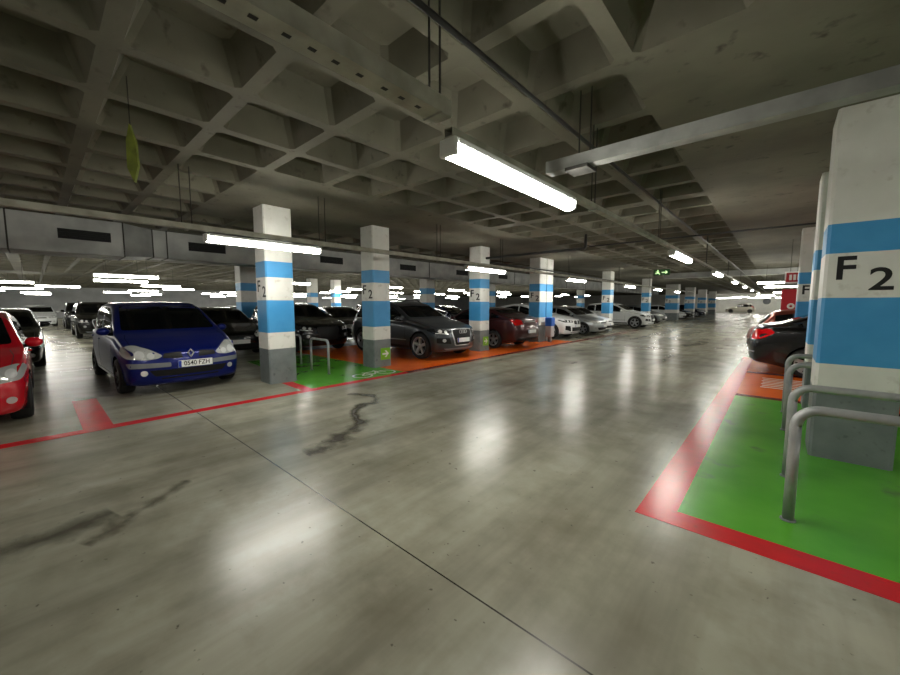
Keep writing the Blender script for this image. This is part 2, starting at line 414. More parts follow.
pillar(LX0, LX1, 9.92, 10.45, 'blue and white striped pillar between dark grey car and maroon saloon', sign=.05)
r = pillar(LX0, LX1, 13.98, 14.56, 'wide striped pillar with boxed-in pipe between maroon saloon and white cars')
mb = MB()
for z0, z1, m in BANDS: mb.box(-.25, .27, .29, .86, z0, z1, M[m])
mb.build('pipe_casing', r)
pillar(LX0, LX1, 22.5, 23.1, 'striped pillar standing in front of the white off-roader rear')
pillar(-8.0, -7.45, 31.0, 31.6, 'slim striped pillar just past the white off-roader nose')
pillar(-8.55, -7.48, 41.6, 42.6, 'broad dark-sided striped pillar deeper in the aisle', text=True)
pillar(-8.4, -7.48, 50.6, 51.5, 'broad striped pillar beyond the small white car, deeper still')
pillar(-8.4, -7.48, 59.6, 60.4, 'broad shaded striped pillar near the far end of aisle')
pillar(-8.4, -7.48, 69.4, 70.3, 'last striped pillar of the left row by the far wall')
# right of the aisle
B2 = [(0, .72, 'pgrey'), (.72, .99, 'pwhite'), (.99, 1.66, 'pblue'), (1.66, 2.10, 'pwhite'), (2.10, 2.39, 'pblue'), (2.39, ZC - .003, 'pwhite')]
pillar(.31, .90, 5.36, 5.94, 'large near striped pillar F2 standing on green bay behind the hoops', bands=B2)
pillar(.34, .92, 7.75, 8.33, 'striped pillar half hidden directly behind the near right pillar', bands=B2)
pillar(.30, .88, 13.0, 13.58, 'striped pillar beyond the black saloon on the right of the aisle', bands=B2)
# rows behind
for (x, y, lab) in ((-16.6, 5.5, 'striped pillar behind the black hatchback next to the blue car'),
                    (-18.6, 6.9, 'small striped pillar seen over the blue car roof'),
                    (-27.0, 13.9, 'distant striped pillar left of the pair above the black crossover'),
                    (-27.0, 15.9, 'distant striped pillar right of the pair above the black crossover'),
                    (-14.6, 13.9, 'striped pillar rising behind the dark grey car'),
                    (-14.8, 19.9, 'striped pillar rising behind the maroon saloon'),
                    (-15.0, 35.5, 'striped pillar behind the silver and white cars')):
    pillar(x, x + .6, y, y + .6, lab, text=False)

# ------------------------------------------------------------------ bicycle hoops
def hoop(x0, x1, y, h, r, label, group, rad=.13):
    e = empty('bicycle_hoop', ((x0 + x1) / 2, y, 0)); tag(e, label, 'bicycle stand', group)
    w = (x1 - x0) / 2; pts = [(-w, 0, 0), (-w, 0, h * .5), (-w, 0, h - r - rad)]
    for k in range(9):
        a = PI - k * PI / 16; pts.append((-w + rad + rad * math.cos(a), 0, h - r - rad + rad * math.sin(a)))
    for k in range(9):
        a = PI / 2 - k * PI / 16; pts.append((w - rad + rad * math.cos(a), 0, h - r - rad + rad * math.sin(a)))
    pts += [(w, 0, h * .5), (w, 0, 0)]
    mb = MB(); mb.tube(pts, r, M['galv'], 14); mb.build('bent_tube', e)
    for s in (-1, 1):
        mb = MB(); mb.tube([(s * w, 0, .0), (s * w, 0, .012)], r * 1.35, M['greyp'], 16); mb.build('base_collar', e)
gh = 'large hoops on the right green bay'
hoop(.135, 1.0, 3.62, .885, .034, 'nearest large galvanised hoop, in front of the near pillar', gh)
hoop(.135, 1.0, 4.55, .885, .034, 'middle large galvanised hoop, just before the near pillar', gh)
hoop(.135, 1.0, 7.3, .885, .034, 'farthest large galvanised hoop, just before the half hidden right pillar', gh)
hoop(.135, 1.0, 6.25, .885, .034, 'third large galvanised hoop, left of and behind the near pillar', gh)
gh = 'small hoops on the left green bay'
hoop(-8.41, -7.62, 4.39, .80, .026, 'small galvanised hoop standing clear between first and second pillars', gh, .1)
hoop(-10.25, -9.4, 4.62, .80, .026, 'small galvanised hoop partly hidden by the first striped pillar', gh, .1)

# ------------------------------------------------------------------ lamps and trunking
def make_lamp():
    r = empty('pendant_strip_light')
    mb = MB(); mb.cbox(-.06, .06, -.86, .86, .055, .105, M['lampbody'], .01); mb.build('housing', r)
    mb = MB(); n = 9; vs = []; fs = []
    prof = [(.062, .062)] + [(.066 * math.cos(-a), .03 - .052 * math.sin(a)) for a in [PI * k / 8 for k in range(9)]] + [(-.062, .062)]
    for y in (-.87, .87): vs += [(x, y, z) for x, z in prof]
    k = len(prof)
    fs = [(i, i + 1, k + i + 1, k + i) for i in range(k - 1)] + [tuple(range(k))[::-1], tuple(range(k, 2 * k))]
    mb.add(vs, fs, M['lamp'], False); mb.build('diffuser', r)
    for s in (-1, 1):
        mb = MB(); mb.cbox(-.066, .066, s * .885 - .02, s * .885 + .02, -.012, .098, M['capw'], .012); mb.build('end_cap', r)
    return r
mb = MB(); mb.tube([(0, 0, 0), (0, 0, 1)], .006, M['rod'], 6); ROD = mb.build('hanger_rod'); C.objects.unlink(ROD)
LAMP0 = make_lamp(); used = [False]
def lamp(x, y, z, label, group, rz=0, rods=True):
    o = LAMP0 if not used[0] else copy_tree(LAMP0)
    used[0] = True
    o.location = (x, y, z); o.rotation_euler = (0, 0, rz); tag(o, label, 'light', group)
    if rods:
        for s_ in (-.55, .55):
            ro = ROD.copy(); C.objects.link(ro); ro.parent = o; ro.location = (0, s_, .104); ro.scale = (1, 1, ZC - z - .106)
    return o
def trunk(x, y0, y1, z, label, w=.09, h=.065, rods=(), slots=None, pair=.10):
    e = empty('cable_trunking', (x, (y0 + y1) / 2, z)); tag(e, label, 'cable tray'); yc = (y0 + y1) / 2
    mb = MB(); w2 = w / 2
    mb.box(-w2, w2, y0 - yc, y1 - yc, 0, .006, M['tray']); mb.box(-w2, -w2 + .005, y0 - yc, y1 - yc, .006, h, M['tray']); mb.box(w2 - .005, w2, y0 - yc, y1 - yc, .006, h, M['tray'])
    mb.box(-w2, w2, y0 - yc, y1 - yc, h, h + .004, M['tray'])
    if slots:
        y = slots[0]
        while y < slots[1]:
            mb.box(-.012, .012, y - yc, y - yc + .035, -.001, .003, M['dark']); y += .11 + .05 * random.random()
    mb.build('channel', e)
    for ry in rods:
        for d in (-pair / 2, pair / 2):
            mb = MB(); mb.tube([(0, ry + d - yc, h), (0, ry + d - yc, ZC - z - .002)], .007, M['rod'], 6); mb.build('hanger_rod', e)
        mb = MB(); mb.box(-w2 - .012, w2 + .012, ry - yc - .02, ry - yc + .02, -.012, -.001, M['tray']); mb.build('bracket', e)
    return e
TX = -1.60
trunk(TX, -8.8, 1.74, 2.71, 'perforated steel trunking above the aisle, in front of the lit lamp', .13, .09, (-1.2, 1.66), slots=(-.5, 1.62), pair=.09)
trunk(TX, 1.78, 60, 2.63, 'long steel trunking over the aisle carrying the lamp line', .07, .05, (4.15, 7.1, 12.4, 18, 24))
for k, (y, lab) in enumerate(((2.67, 'big bright lamp nearest the camera over the aisle'), (9.0, 'second bright lamp along the aisle trunking'), (14.9, 'third lamp along the aisle trunking, further off'),
             (20.8, 'fourth lamp along the aisle trunking'), (27, 'fifth lamp along the aisle trunking'), (34, 'sixth small lamp along the aisle trunking'), (44, 'far lamp on the aisle trunking near the end'), (54, 'farthest lamp on the aisle trunking'))):
    lamp(TX, y, 2.525, lab, 'aisle battens', rods=False)
TL = -6.25
trunk(TL, -8.8, 42, 2.64, 'long steel trunking over the front of the left parked row', .10, .07, (1.5, 3.55, 6.6, 9.3, 14, 20, 26), pair=.12)
lamp(TL, 2.60, 2.51, 'long bright lamp crossing in front of first striped pillar', 'left row battens', rods=False)
lamp(TL, 8.55, 2.51, 'bright lamp in front of third striped pillar over maroon saloon', 'left row battens', rods=False)
lamp(TL, 14.7, 2.51, 'bright lamp above the white and silver cars', 'left row battens', rods=False)
lamp(TL, 21.8, 2.51, 'lamp right after the fifth pillar over white off-roader', 'left row battens', rods=False)
lamp(TL, 28.0, 2.51, 'small lamp beyond the white off-roader on the left trunking', 'left row battens', rods=False)
lamp(TL, 34.2, 2.51, 'smaller lamp near the broad shaded pillar on left trunking', 'left row battens', rods=False)
lamp(TX, -3.4, 2.525, 'unseen lamp added to the aisle trunking behind the viewpoint', 'aisle battens', rods=False)  # out of view, continues the row; added to brighten the near floor
lamp(TL, -4.2, 2.51, 'lamp over the red car at left, out of sight', 'left row battens', rods=False)
bg = 'battens glowing over the back rows'
for x, y0, n, st, ph in ((-17.5, -3.7, 10, 6.0, 0), (-21.3, -3.4, 10, 6.0, 0), (-25.8, -1.6, 10, 5.6, 1), (-30.5, -4.6, 10, 5.6, 0), (-36.0, -2, 9, 6, 2), (-42.0, -3, 9, 7, 1), (-49.0, -3, 8, 8, 4), (-56, -2, 8, 8, 3)):
    for k in range(n):
        lamp(x, y0 + ph * .8 + k * st, 2.55, 'white strip lamp glowing over the back rows behind the left parked cars', bg)
# right hand rows
bg = 'battens over the right side'
for k, y in enumerate((-3, 4, 11, 18, 25, 32, 40, 48)):
    lamp(4.2, y, 2.6, 'white strip lamp over the bays behind the right pillars', bg)
bg = 'crosswise battens at the far end'  # the ones closest to the far wall are added to brighten it
for (x, y) in ((-.05, 24), (0.05, 30), (.3, 46), (-1.5, 62), (-4.5, 70), (-2.2, 79), (-6, 80), (2.5, 80), (.2, 83.5), (-3.4, 83.5), (-8, 84), (4.5, 84)):
    lamp(x, y, 2.6, 'bright crosswise strip lamp beyond red panel, set partly added to brighten far wall', bg, PI / 2)

# cross tray on the right
e = empty('cable_tray', (2.7, 3.3, 2.80)); tag(e, 'wide steel tray running crosswise above the near right pillar', 'cable tray')
mb = MB(); mb.box(-4.4, 4.6, -.06, .06, 0, .006, M['tray2']); mb.box(-4.4, 4.6, -.06, -.054, .006, .10, M['tray2']); mb.box(-4.4, 4.6, .054, .06, .006, .10, M['tray2']); mb.box(-4.4, 4.6, -.06, .06, .1, .104, M['tray2'])
mb.build('channel', e)
for xx in (-4.1, .6, 3.6):
    for d in (-.05, .05):
        mb = MB(); mb.tube([(xx + d, .09, -.02), (xx + d, .09, .70)], .007, M['rod'], 6); mb.build('hanger_rod', e)
    mb = MB(); mb.box(xx - .1, xx + .1, -.09, .11, -.03, -.002, M['rod']); mb.build('bracket', e)
# conduits under the slab
mb = MB(); mb.tube([(-1.54, -8.8, 3.20), (-1.54, 25.9, 3.20)], .018, M['pipe'], 8); tag(mb.build('conduit'), 'thin dark conduit running beside the aisle trunking under the slab', 'pipe')
mb = MB(); mb.tube([(-7.46, 10.2, 3.12), (-4.15, 10.2, 3.12), (-4.12, 10.2, 3.14), (-4.1, 10.2, 3.2), (-4.1, 10.2, ZC - .003)], .04, M['pipe'], 10); tag(mb.build('drain_pipe'), 'black pipe running crosswise from the third striped pillar to the slab', 'pipe')
mb = MB(); mb.tube([(-4.05, 10.35, 3.18), (7.4, 10.35, 3.18)], .02, M['pipe'], 8); tag(mb.build('conduit'), 'thin black pipe running crosswise under the slab beyond the second lamp', 'pipe')
mb = MB(); mb.tube([(-7.44, 10.4, 3.0), (-7.3, 13, 2.98), (-7.3, 26, 2.9)], .025, M['pipe'], 8); tag(mb.build('conduit'), 'thin dark pipe along the tops of the left pillars', 'pipe')
mb = MB(); mb.box(-5.5, 7.4, 26.0, 26.5, 3.15, 3.45, M['duct']); tag(mb.build('cross_duct'), 'dim metal duct crossing the aisle under the slab far ahead', 'duct')

# ------------------------------------------------------------------ air duct
e = empty('air_duct', (-11, 0, 2.6)); tag(e, 'large galvanised air duct with black vents behind the left row', 'duct')
def duct_seg(name, x, w, z0, z1, ya, yb, seams):
    mb = MB(); mb.box(-w, 0, ya, yb, z0, z1, M['duct'])
    for s in seams: mb.box(-w - .015, .012, s - .012, s + .012, z0 - .012, z1 + .015, M['rod'])
    o = mb.build(name, e); o.location.x = x; return o
duct_seg('duct_section', 0, 1.0, .05, .78, -8.8, 1.45, (-3.6, -2.2, -.25, 1.43))
mb = MB()
vs = [(0, 1.45, .05), (0, 1.45, .78), (-1, 1.45, .78), (-1, 1.45, .05), (-.45, 2.0, .13), (-.45, 2.0, .78), (-1.2, 2.0, .78), (-1.2, 2.0, .13)]
mb.add(vs, [(0, 1, 5, 4), (1, 2, 6, 5), (2, 3, 7, 6), (3, 0, 4, 7)], M['duct']); mb.build('duct_taper', e)
duct_seg('duct_section', -.45, .75, .13, .78, 2.0, 52, [2.02, 2.3] + [4.6 + 3.45 * k for k in range(0, 14)])
def vent(x, y0, y1, z0, z1):
    mb = MB(); mb.box(0, .012, y0, y1, z0, z1, M['dark'])
    n = 5
    for k in range(n):
        z = z0 + (z1 - z0) * (k + .5) / n; mb.box(.012, .02, y0 + .01, y1 - .01, z - .006, z + .006, M['blackp'])
    o = mb.build('vent_grille', e); o.location.x = x; o['label'] = 'black slotted vent'
vent(0, .42, 1.22, .33, .53)
for y in (2.75, 6.4, 9.85, 13.3, 16.8, 20.2): vent(-.45, y, y + .85, .36, .58)

# ------------------------------------------------------------------ CARS
def ip(poly, s):
    xs = [p[0] for p in poly]; ys = [p[1] for p in poly]
    return float(np.interp(s, xs, ys))
def smooth_ip(poly, s, r=.07):
    return sum(ip(poly, s + d) * w for d, w in ((-r, .15), (-r / 2, .2), (0, .3), (r / 2, .2), (r, .15)))
def catmull(pts, n=3):
    P_ = [np.array(p, float) for p in pts]; out = []
    for i in range(len(P_) - 1):
        p0 = P_[max(i - 1, 0)]; p1 = P_[i]; p2 = P_[i + 1]; p3 = P_[min(i + 2, len(P_) - 1)]
        for k in range(n):
            t = k / n
            out.append(.5 * (2 * p1 + (p2 - p0) * t + (2 * p0 - 5 * p1 + 4 * p2 - p3) * t * t + (3 * p1 - p0 - 3 * p2 + p3) * t ** 3))
    out.append(P_[-1]); return out

class Car:
    def __init__(s, spec, paint_):
        s.sp = spec; s.paint = paint_
        s.L, s.W, s.H = spec['L'], spec['W'], spec['H']; s.hw0 = s.W / 2
        s.build_body()
    def top(s, t): return smooth_ip(s.sp['top'], t)
    def belt(s, t): return smooth_ip(s.sp['belt'], t)
    def hw(s, t): return s.hw0 * smooth_ip(s.sp['plan'], t, .05)
    def rw(s, t):
        g = max(0, s.top(t) - s.belt(t)); return .93 * s.hw(t) - s.sp.get('tumble', .30) * max(g - .06, 0)
    def bot(s, t):
        return s.sp['zb'] + .10 * max(0, 1 - t / .5) ** 2 * 0 + .10 * max(0, 1 - (s.L - t) / .6)
    def shift(s, t, y, z):
        """plan and side curvature of nose and tail; returns s offset"""
        hw = s.hw0; u = min(abs(y) / hw, 1.0)
        wf = max(0, 1 - t / (.5 * s.L)) ** 1.0; wr = max(0, 1 - (s.L - t) / (.42 * s.L)) ** 1.0
        d = wf * s.sp['cf'] * u ** 2.4 - wr * s.sp['cr'] * u ** 2.6
        nf = max(0, 1 - t / .7); nr = max(0, 1 - (s.L - t) / .6)
        zc = s.sp.get('znose', .48)
        d += nf * s.sp.get('af', .10) * (abs(z - zc) / .35) ** 1.8
        zr = s.sp.get('ztail', .55)
        d -= nr * s.sp.get('ar', .07) * (abs(z - zr) / .4) ** 1.8
        return d
    def section(s, t):
        hw, zt, be, zb = s.hw(t), s.top(t), s.belt(t), s.bot(t)
        be = min(be, zt - .04); g = zt - be; rw = s.rw(t); kk = min(1, g / .4)
        zm = min(.62, be - .16)
        pts = [(0, zb), (.55 * hw, zb), (.88 * hw, zb), (.965 * hw, zb + .06), (.985 * hw, zb + .18), (1.0 * hw, zm), (.992 * hw, be - .11), (.972 * hw, be - .035), (.93 * hw, be),
               ((.93 * hw + rw) / 2 + .02 * kk, be + .5 * g), (rw + .015, be + g * .86), (rw * .90, be + g * .965), (rw * .55, zt - .008), (0, zt)]
        return catmull(pts, 3)
    def build_body(s):
        L = s.L; fil = .05
        st = [0, .012, .03, fil] + list(np.arange(.10, L - .08, .055)) + [L - fil, L - .03, L - .012, L]
        inset = {0: .045, 1: .022, 2: .008}
        secs = []
        for i, t in enumerate(st):
            P_ = s.section(t); k = inset.get(i, inset.get(len(st) - 1 - i, 0))
            if k:
                zc = (s.top(t) + s.bot(t)) / 2; hw = s.hw(t); hh = (s.top(t) - s.bot(t)) / 2
                P_ = [np.array((p[0] * (1 - k / hw), zc + (p[1] - zc) * (1 - k / hh))) for p in P_]
            secs.append(P_)
        n = len(secs[0]); full = 2 * n - 2; V = []
        for t, P_ in zip(st, secs):
            loop = [(p[0], p[1]) for p in P_] + [(-p[0], p[1]) for p in P_[-2:0:-1]]
            V += [(L / 2 - t - s.shift(t, y, z), y, z) for y, z in loop]
        F = []
        wheels = [(s.sp['fo'], s.sp['r']), (s.sp['fo'] + s.sp['wb'], s.sp['r'])]
        V = [list(v) for v in V]; dead = set(); ra = s.sp['r'] + .045
        for (ws, r) in wheels:
            cx = L / 2 - ws; cz = r; near = {}
            for idx, v in enumerate(V):
                if abs(v[1]) < .60 * s.hw0: continue
                d = math.hypot(v[0] - cx, v[2] - cz)
                if d < ra: near[idx] = d
            for i in range(len(st) - 1):
                for j in range(full):
                    q = (i * full + j, i * full + (j + 1) % full, (i + 1) * full + (j + 1) % full, (i + 1) * full + j)
                    if all(k in near for k in q): dead.add(q)
            livev = set()
            for i in range(len(st) - 1):
                for j in range(full):
                    q = (i * full + j, i * full + (j + 1) % full, (i + 1) * full + (j + 1) % full, (i + 1) * full + j)
                    if q not in dead: livev.update(q)
            for idx, d in near.items():
                if idx in livev and d > .02:
                    v = V[idx]; a = math.atan2(v[2] - cz, v[0] - cx)
                    if abs(v[1]) > .70 * s.hw0: v[0] = cx + ra * math.cos(a); v[2] = cz + ra * math.sin(a)
        for i in range(len(st) - 1):
            for j in range(full):
                q = (i * full + j, i * full + (j + 1) % full, (i + 1) * full + (j + 1) % full, (i + 1) * full + j)
                if q not in dead: F.append(q[::-1])
        # caps
        def cap(i, sgn):
            t = st[i]; base = i * full; P_ = secs[i]
            loop = [(p[0], p[1]) for p in P_] + [(-p[0], p[1]) for p in P_[-2:0:-1]]
            pts = [Vector(p) for p in loop]; ys = [p[0] for p in loop]; zs = [p[1] for p in loop]
            inn = []
            for y in np.arange(min(ys) + .05, max(ys), .07):
                for z in np.arange(min(zs) + .04, max(zs), .06):
                    if inside((y, z), loop, .025): inn.append(Vector((y, z)))
            vs, es, fs, ov, _, _ = delaunay_2d_cdt(pts + inn, [(k, (k + 1) % len(pts)) for k in range(len(pts))], [], 1, 1e-5)
            mp = []
            for k, v in enumerate(vs):
                o = ov[k]; o = [q for q in o if q < len(pts)]
                if o: mp.append(base + o[0])
                else:
                    V.append([L / 2 - t - s.shift(t, v[0], v[1]), v[0], v[1]]); mp.append(len(V) - 1)
            for f in fs:
                q = [mp[k] for k in f]
                if len(set(q)) < 3: continue
                F.append(tuple(q) if sgn > 0 else tuple(q[::-1]))
        cap(0, 1); cap(len(st) - 1, -1)
        s.mb = MB(); s.mb.add(V, F, s.paint, True)
        s.bvh = BVHTree.FromPolygons([Vector(v) for v in V], F)
        # wheel wells
        for (ws, r) in wheels:
            cx = L / 2 - ws; nn = 20
            for sg in (-1, 1):
                y0, y1 = sg * s.hw0 * .965, sg * s.hw0 * .55; vs = []
                for y in (y0, y1):
                    for k in range(nn + 1):
                        a = -.35 + (PI + .7) * k / nn; vs.append((cx + ra * math.cos(a), y, r + ra * math.sin(a)))
                fs = [(k, k + 1, nn + 2 + k, nn + 1 + k) for k in range(nn)] + [tuple(range(nn + 1, 2 * nn + 2))]
                s.mb.add(vs, fs, M['under'])
        s.mb.box(-L / 2 + .6, L / 2 - .6, -s.hw0 * .55, s.hw0 * .55, s.sp['zb'] + .01, s.sp['zb'] + .12, M['under'])
    def cast(s, view, a, b):
        """point + normal of the body under view coords"""
        if view == 'front': o, d = Vector((6, a, b)), Vector((-1, 0, 0))
        elif view == 'rear': o, d = Vector((-6, a, b)), Vector((1, 0, 0))
        elif view == 'left': o, d = Vector((a, 4, b)), Vector((0, -1, 0))
        elif view == 'right': o, d = Vector((a, -4, b)), Vector((0, 1, 0))
        else: o, d = Vector((a, b, 5)), Vector((0, 0, -1))
        h = s.bvh.ray_cast(o, d)
        if h[0] is None: return None
        n = h[1]
        if n.dot(d) > 0: n = -n
        return h[0], n, d
    def patch(s, name, view, poly, m, off=.004, parent=None, step=.06, skirt=.012, into=None, rnd=0):
        if rnd: poly = round_poly(poly, rnd)
        dense = []
        for k in range(len(poly)):
            a = np.array(poly[k], float); b = np.array(poly[(k + 1) % len(poly)], float); c = max(1, int(np.linalg.norm(b - a) / step))
            dense += [tuple(a + (b - a) * q / c) for q in range(c)]
        pts = [Vector(p) for p in dense]; xs = [p[0] for p in dense]; zs = [p[1] for p in dense]; inn = []
        for a in np.arange(min(xs) + step / 2, max(xs), step):
            for b in np.arange(min(zs) + step / 2, max(zs), step):
                if inside((a, b), dense, step * .35): inn.append(Vector((a, b)))
        vs, es, fs, ov, _, _ = delaunay_2d_cdt(pts + inn, [(k, (k + 1) % len(pts)) for k in range(len(pts))], [], 1, 1e-5)
        V = []; last = None; nrm = []
        for v in vs:
            h = s.cast(view, v[0], v[1])
            if h is None:
                # slide toward the centroid until the body is met
                c = Vector((sum(xs) / len(xs), sum(zs) / len(zs)))
                for q in range(1, 20):
                    w = Vector((v[0], v[1])).lerp(c, q / 20); h = s.cast(view, w.x, w.y)
                    if h: break
            if h is None: V.append(Vector((0, 0, .5))); nrm.append(Vector((0, 0, 1))); continue
            V.append(h[0] + h[1] * off); nrm.append(h[1])
        d = {'front': Vector((1, 0, 0)), 'rear': Vector((-1, 0, 0)), 'left': Vector((0, 1, 0)), 'right': Vector((0, -1, 0)), 'top': Vector((0, 0, 1))}[view]
        F = []
        for f in fs:
            f = list(f); nn = (V[f[1]] - V[f[0]]).cross(V[f[2]] - V[f[0]])
            if nn.dot(d) < 0: f = f[::-1]
            F.append(tuple(f))
        cnt = {}
        for f in F:
            for k in range(len(f)):
                cnt[(f[k], f[(k + 1) % len(f)])] = 1
        bd = [e for e in cnt if (e[1], e[0]) not in cnt]
        base = len(V); mp = {}
        for e in bd:
            for k in e:
                if k not in mp: mp[k] = len(V); V.append(V[k] - nrm[k] * (off + skirt))
        G = [(b, a, mp[a], mp[b]) for a, b in bd]
        mb = into or MB(); mb.add([v[:] for v in V], F, m, True); mb.add([v[:] for v in V], G, m, False)
        if into is None: return mb.build(name, parent)
    def wheel(s, root, x, y, r, sg, dark=False, spokes=5):
        tw = .105
        mb = MB(); ri = r * .68
        mb.lathe_y([(ri, -tw), (ri * 1.05, -tw - .008), (r * .93, -tw), (r * .985, -tw * .8), (r, -tw * .4), (r, tw * .4), (r * .985, tw * .8), (r * .93, tw), (ri * 1.05, tw + .008), (ri, tw)], M['tyre'], 32)
        w = mb.build('wheel', root); w.location = (x, y, r)
        mb = MB(); rm = M['rimd'] if dark else M['rim']; o = sg
        ys = lambda v: v * sg
        mb.lathe_y([(ri * 1.02, ys(tw + .004)), (ri * .97, ys(tw + .006)), (ri * .93, ys(tw - .012)), (ri * .90, ys(.03))], rm, 32)
        mb.lathe_y([(ri * .93, ys(.028)), (0.001, ys(.028))], M['blackp'], 32)
        for k in range(spokes):
            a = 2 * PI * k / spokes + .3; ca, sa = math.cos(a), math.sin(a)
            def pt(rad, wd, yy): return (ca * rad - sa * wd, ys(yy), sa * rad + ca * wd)
            r0, r1 = ri * .12, ri * .95; w0, w1 = ri * .16, ri * .15
            vs = [pt(r0, -w0, tw * .75), pt(r0, w0, tw * .75), pt(r1, w1, tw - .01), pt(r1, -w1, tw - .01), pt(r0, -w0, .03), pt(r0, w0, .03), pt(r1, w1, .03), pt(r1, -w1, .03)]
            mb.add(vs, [(0, 1, 2, 3), (0, 3, 7, 4), (1, 5, 6, 2), (2, 6, 7, 3), (0, 4, 5, 1)], rm)
        mb.lathe_y([(ri * .24, ys(.03)), (ri * .24, ys(tw * .8)), (ri * .18, ys(tw * .86)), (.001, ys(tw * .86))], rm, 20)
        mb.build('rim', w)
        return w
def round_poly(poly, r):
    out = []; n = len(poly)
    for k in range(n):
        p = np.array(poly[k], float); a = np.array(poly[k - 1], float) - p; b = np.array(poly[(k + 1) % n], float) - p
        la, lb = np.linalg.norm(a), np.linalg.norm(b); q = min(r, la * .45, lb * .45)
        s0 = p + a / la * q; s1 = p + b / lb * q
        for t in (0, .33, .67, 1): out.append(tuple((1 - t) ** 2 * s0 + 2 * t * (1 - t) * p + t * t * s1))
    return out
def inside(p, poly, margin=0):
    x, y = p; c = False; n = len(poly); md = 1e9
    for i in range(n):
        x1, y1 = poly[i]; x2, y2 = poly[(i + 1) % n]
        if (y1 > y) != (y2 > y) and x < (x2 - x1) * (y - y1) / (y2 - y1) + x1: c = not c
        dx, dy = x2 - x1, y2 - y1; l = dx * dx + dy * dy
        t = max(0, min(1, ((x - x1) * dx + (y - y1) * dy) / l)) if l else 0
        md = min(md, math.hypot(x1 + t * dx - x, y1 + t * dy - y))
    return c and md > margin
def circ(cy, cz, r, n=16, ry=None): return [(cy + r * math.cos(2 * PI * k / n), cz + (ry or r) * math.sin(2 * PI * k / n)) for k in range(n)]
mir = lambda poly: [(-a, b) for a, b in poly][::-1]

SPEC = {
 'mpv': dict(L=4.26, W=1.86, H=1.65, wb=2.685, fo=.82, r=.315, zb=.19, cf=.26, cr=.20, af=.08, tumble=.27,
   top=[(0, .76), (.12, .815), (.5, .93), (.95, 1.045), (1.05, 1.075), (1.9, 1.54), (2.3, 1.635), (2.8, 1.65), (3.6, 1.60), (3.9, 1.53), (4.12, 1.05), (4.2, .92), (4.26, .86)],
   belt=[(0, .68), (.3, .76), (.9, .93), (1.1, .97), (2, 1.01), (3.9, 1.06), (4.12, .95), (4.26, .78)],
   plan=[(0, .90), (.1, .94), (.4, .985), (.8, 1), (3.4, 1), (4.0, .95), (4.26, .88)],
   cowl=1.02, roof=1.95, side=(1.30, 3.75), pillars=(1.62, 2.55, 3.35), rear=(3.92, 4.16)),
 'suv': dict(L=4.63, W=1.88, H=1.65, wb=2.81, fo=.89, r=.365, zb=.24, cf=.32, cr=.2, af=.07, tumble=.30, znose=.55,
   top=[(0, .88), (.12, .93), (.8, 1.045), (1.3, 1.115), (2.15, 1.55), (2.6, 1.64), (3.2, 1.65), (4.0, 1.575), (4.2, 1.52), (4.5, 1.13), (4.57, 1.0), (4.63, .94)],
   belt=[(0, .79), (.4, .90), (1.2, 1.02), (2, 1.06), (4.2, 1.12), (4.5, 1.03), (4.63, .85)],
   plan=[(0, .90), (.1, .94), (.4, .985), (.8, 1), (3.8, 1), (4.4, .95), (4.63, .88)],
   cowl=1.30, roof=2.2, side=(1.62, 4.12), pillars=(1.75, 2.62, 3.5), rear=(4.22, 4.54)),
 'sedan': dict(L=4.68, W=1.80, H=1.45, wb=2.72, fo=.9, r=.325, zb=.19, cf=.32, cr=.22, af=.09, tumble=.33, ar=.09, ztail=.6,
   top=[(0, .68), (.12, .735), (.8, .865), (1.35, .955), (2.1, 1.35), (2.5, 1.435), (3.0, 1.45), (3.5, 1.37), (4.05, 1.09), (4.15, 1.06), (4.6, 1.02), (4.68, .95)],
   belt=[(0, .60), (.4, .72), (1.3, .88), (2, .93), (3.9, .99), (4.5, .97), (4.68, .86)],
   plan=[(0, .90), (.1, .94), (.4, .985), (.8, 1), (3.8, 1), (4.4, .96), (4.68, .90)],
   cowl=1.34, roof=2.12, side=(1.62, 3.85), pillars=(1.75, 2.62, 3.45), rear=(3.5, 4.05)),
 'hatch': dict(L=4.15, W=1.76, H=1.49, wb=2.57, fo=.82, r=.315, zb=.19, cf=.34, cr=.2, af=.09, tumble=.32,
   top=[(0, .70), (.12, .755), (.6, .88), (1.05, .985), (1.85, 1.40), (2.2, 1.475), (2.8, 1.49), (3.5, 1.41), (3.7, 1.34), (3.98, 1.0), (4.08, .88), (4.15, .82)],
   belt=[(0, .62), (.3, .72), (1, .90), (2, .95), (3.7, 1.02), (4.0, .90), (4.15, .74)],
   plan=[(0, .90), (.1, .94), (.4, .985), (.8, 1), (3.3, 1), (3.9, .95), (4.15, .88)],
   cowl=1.04, roof=1.9, side=(1.30, 3.55), pillars=(1.45, 2.32, 3.1), rear=(3.72, 4.0)),
}
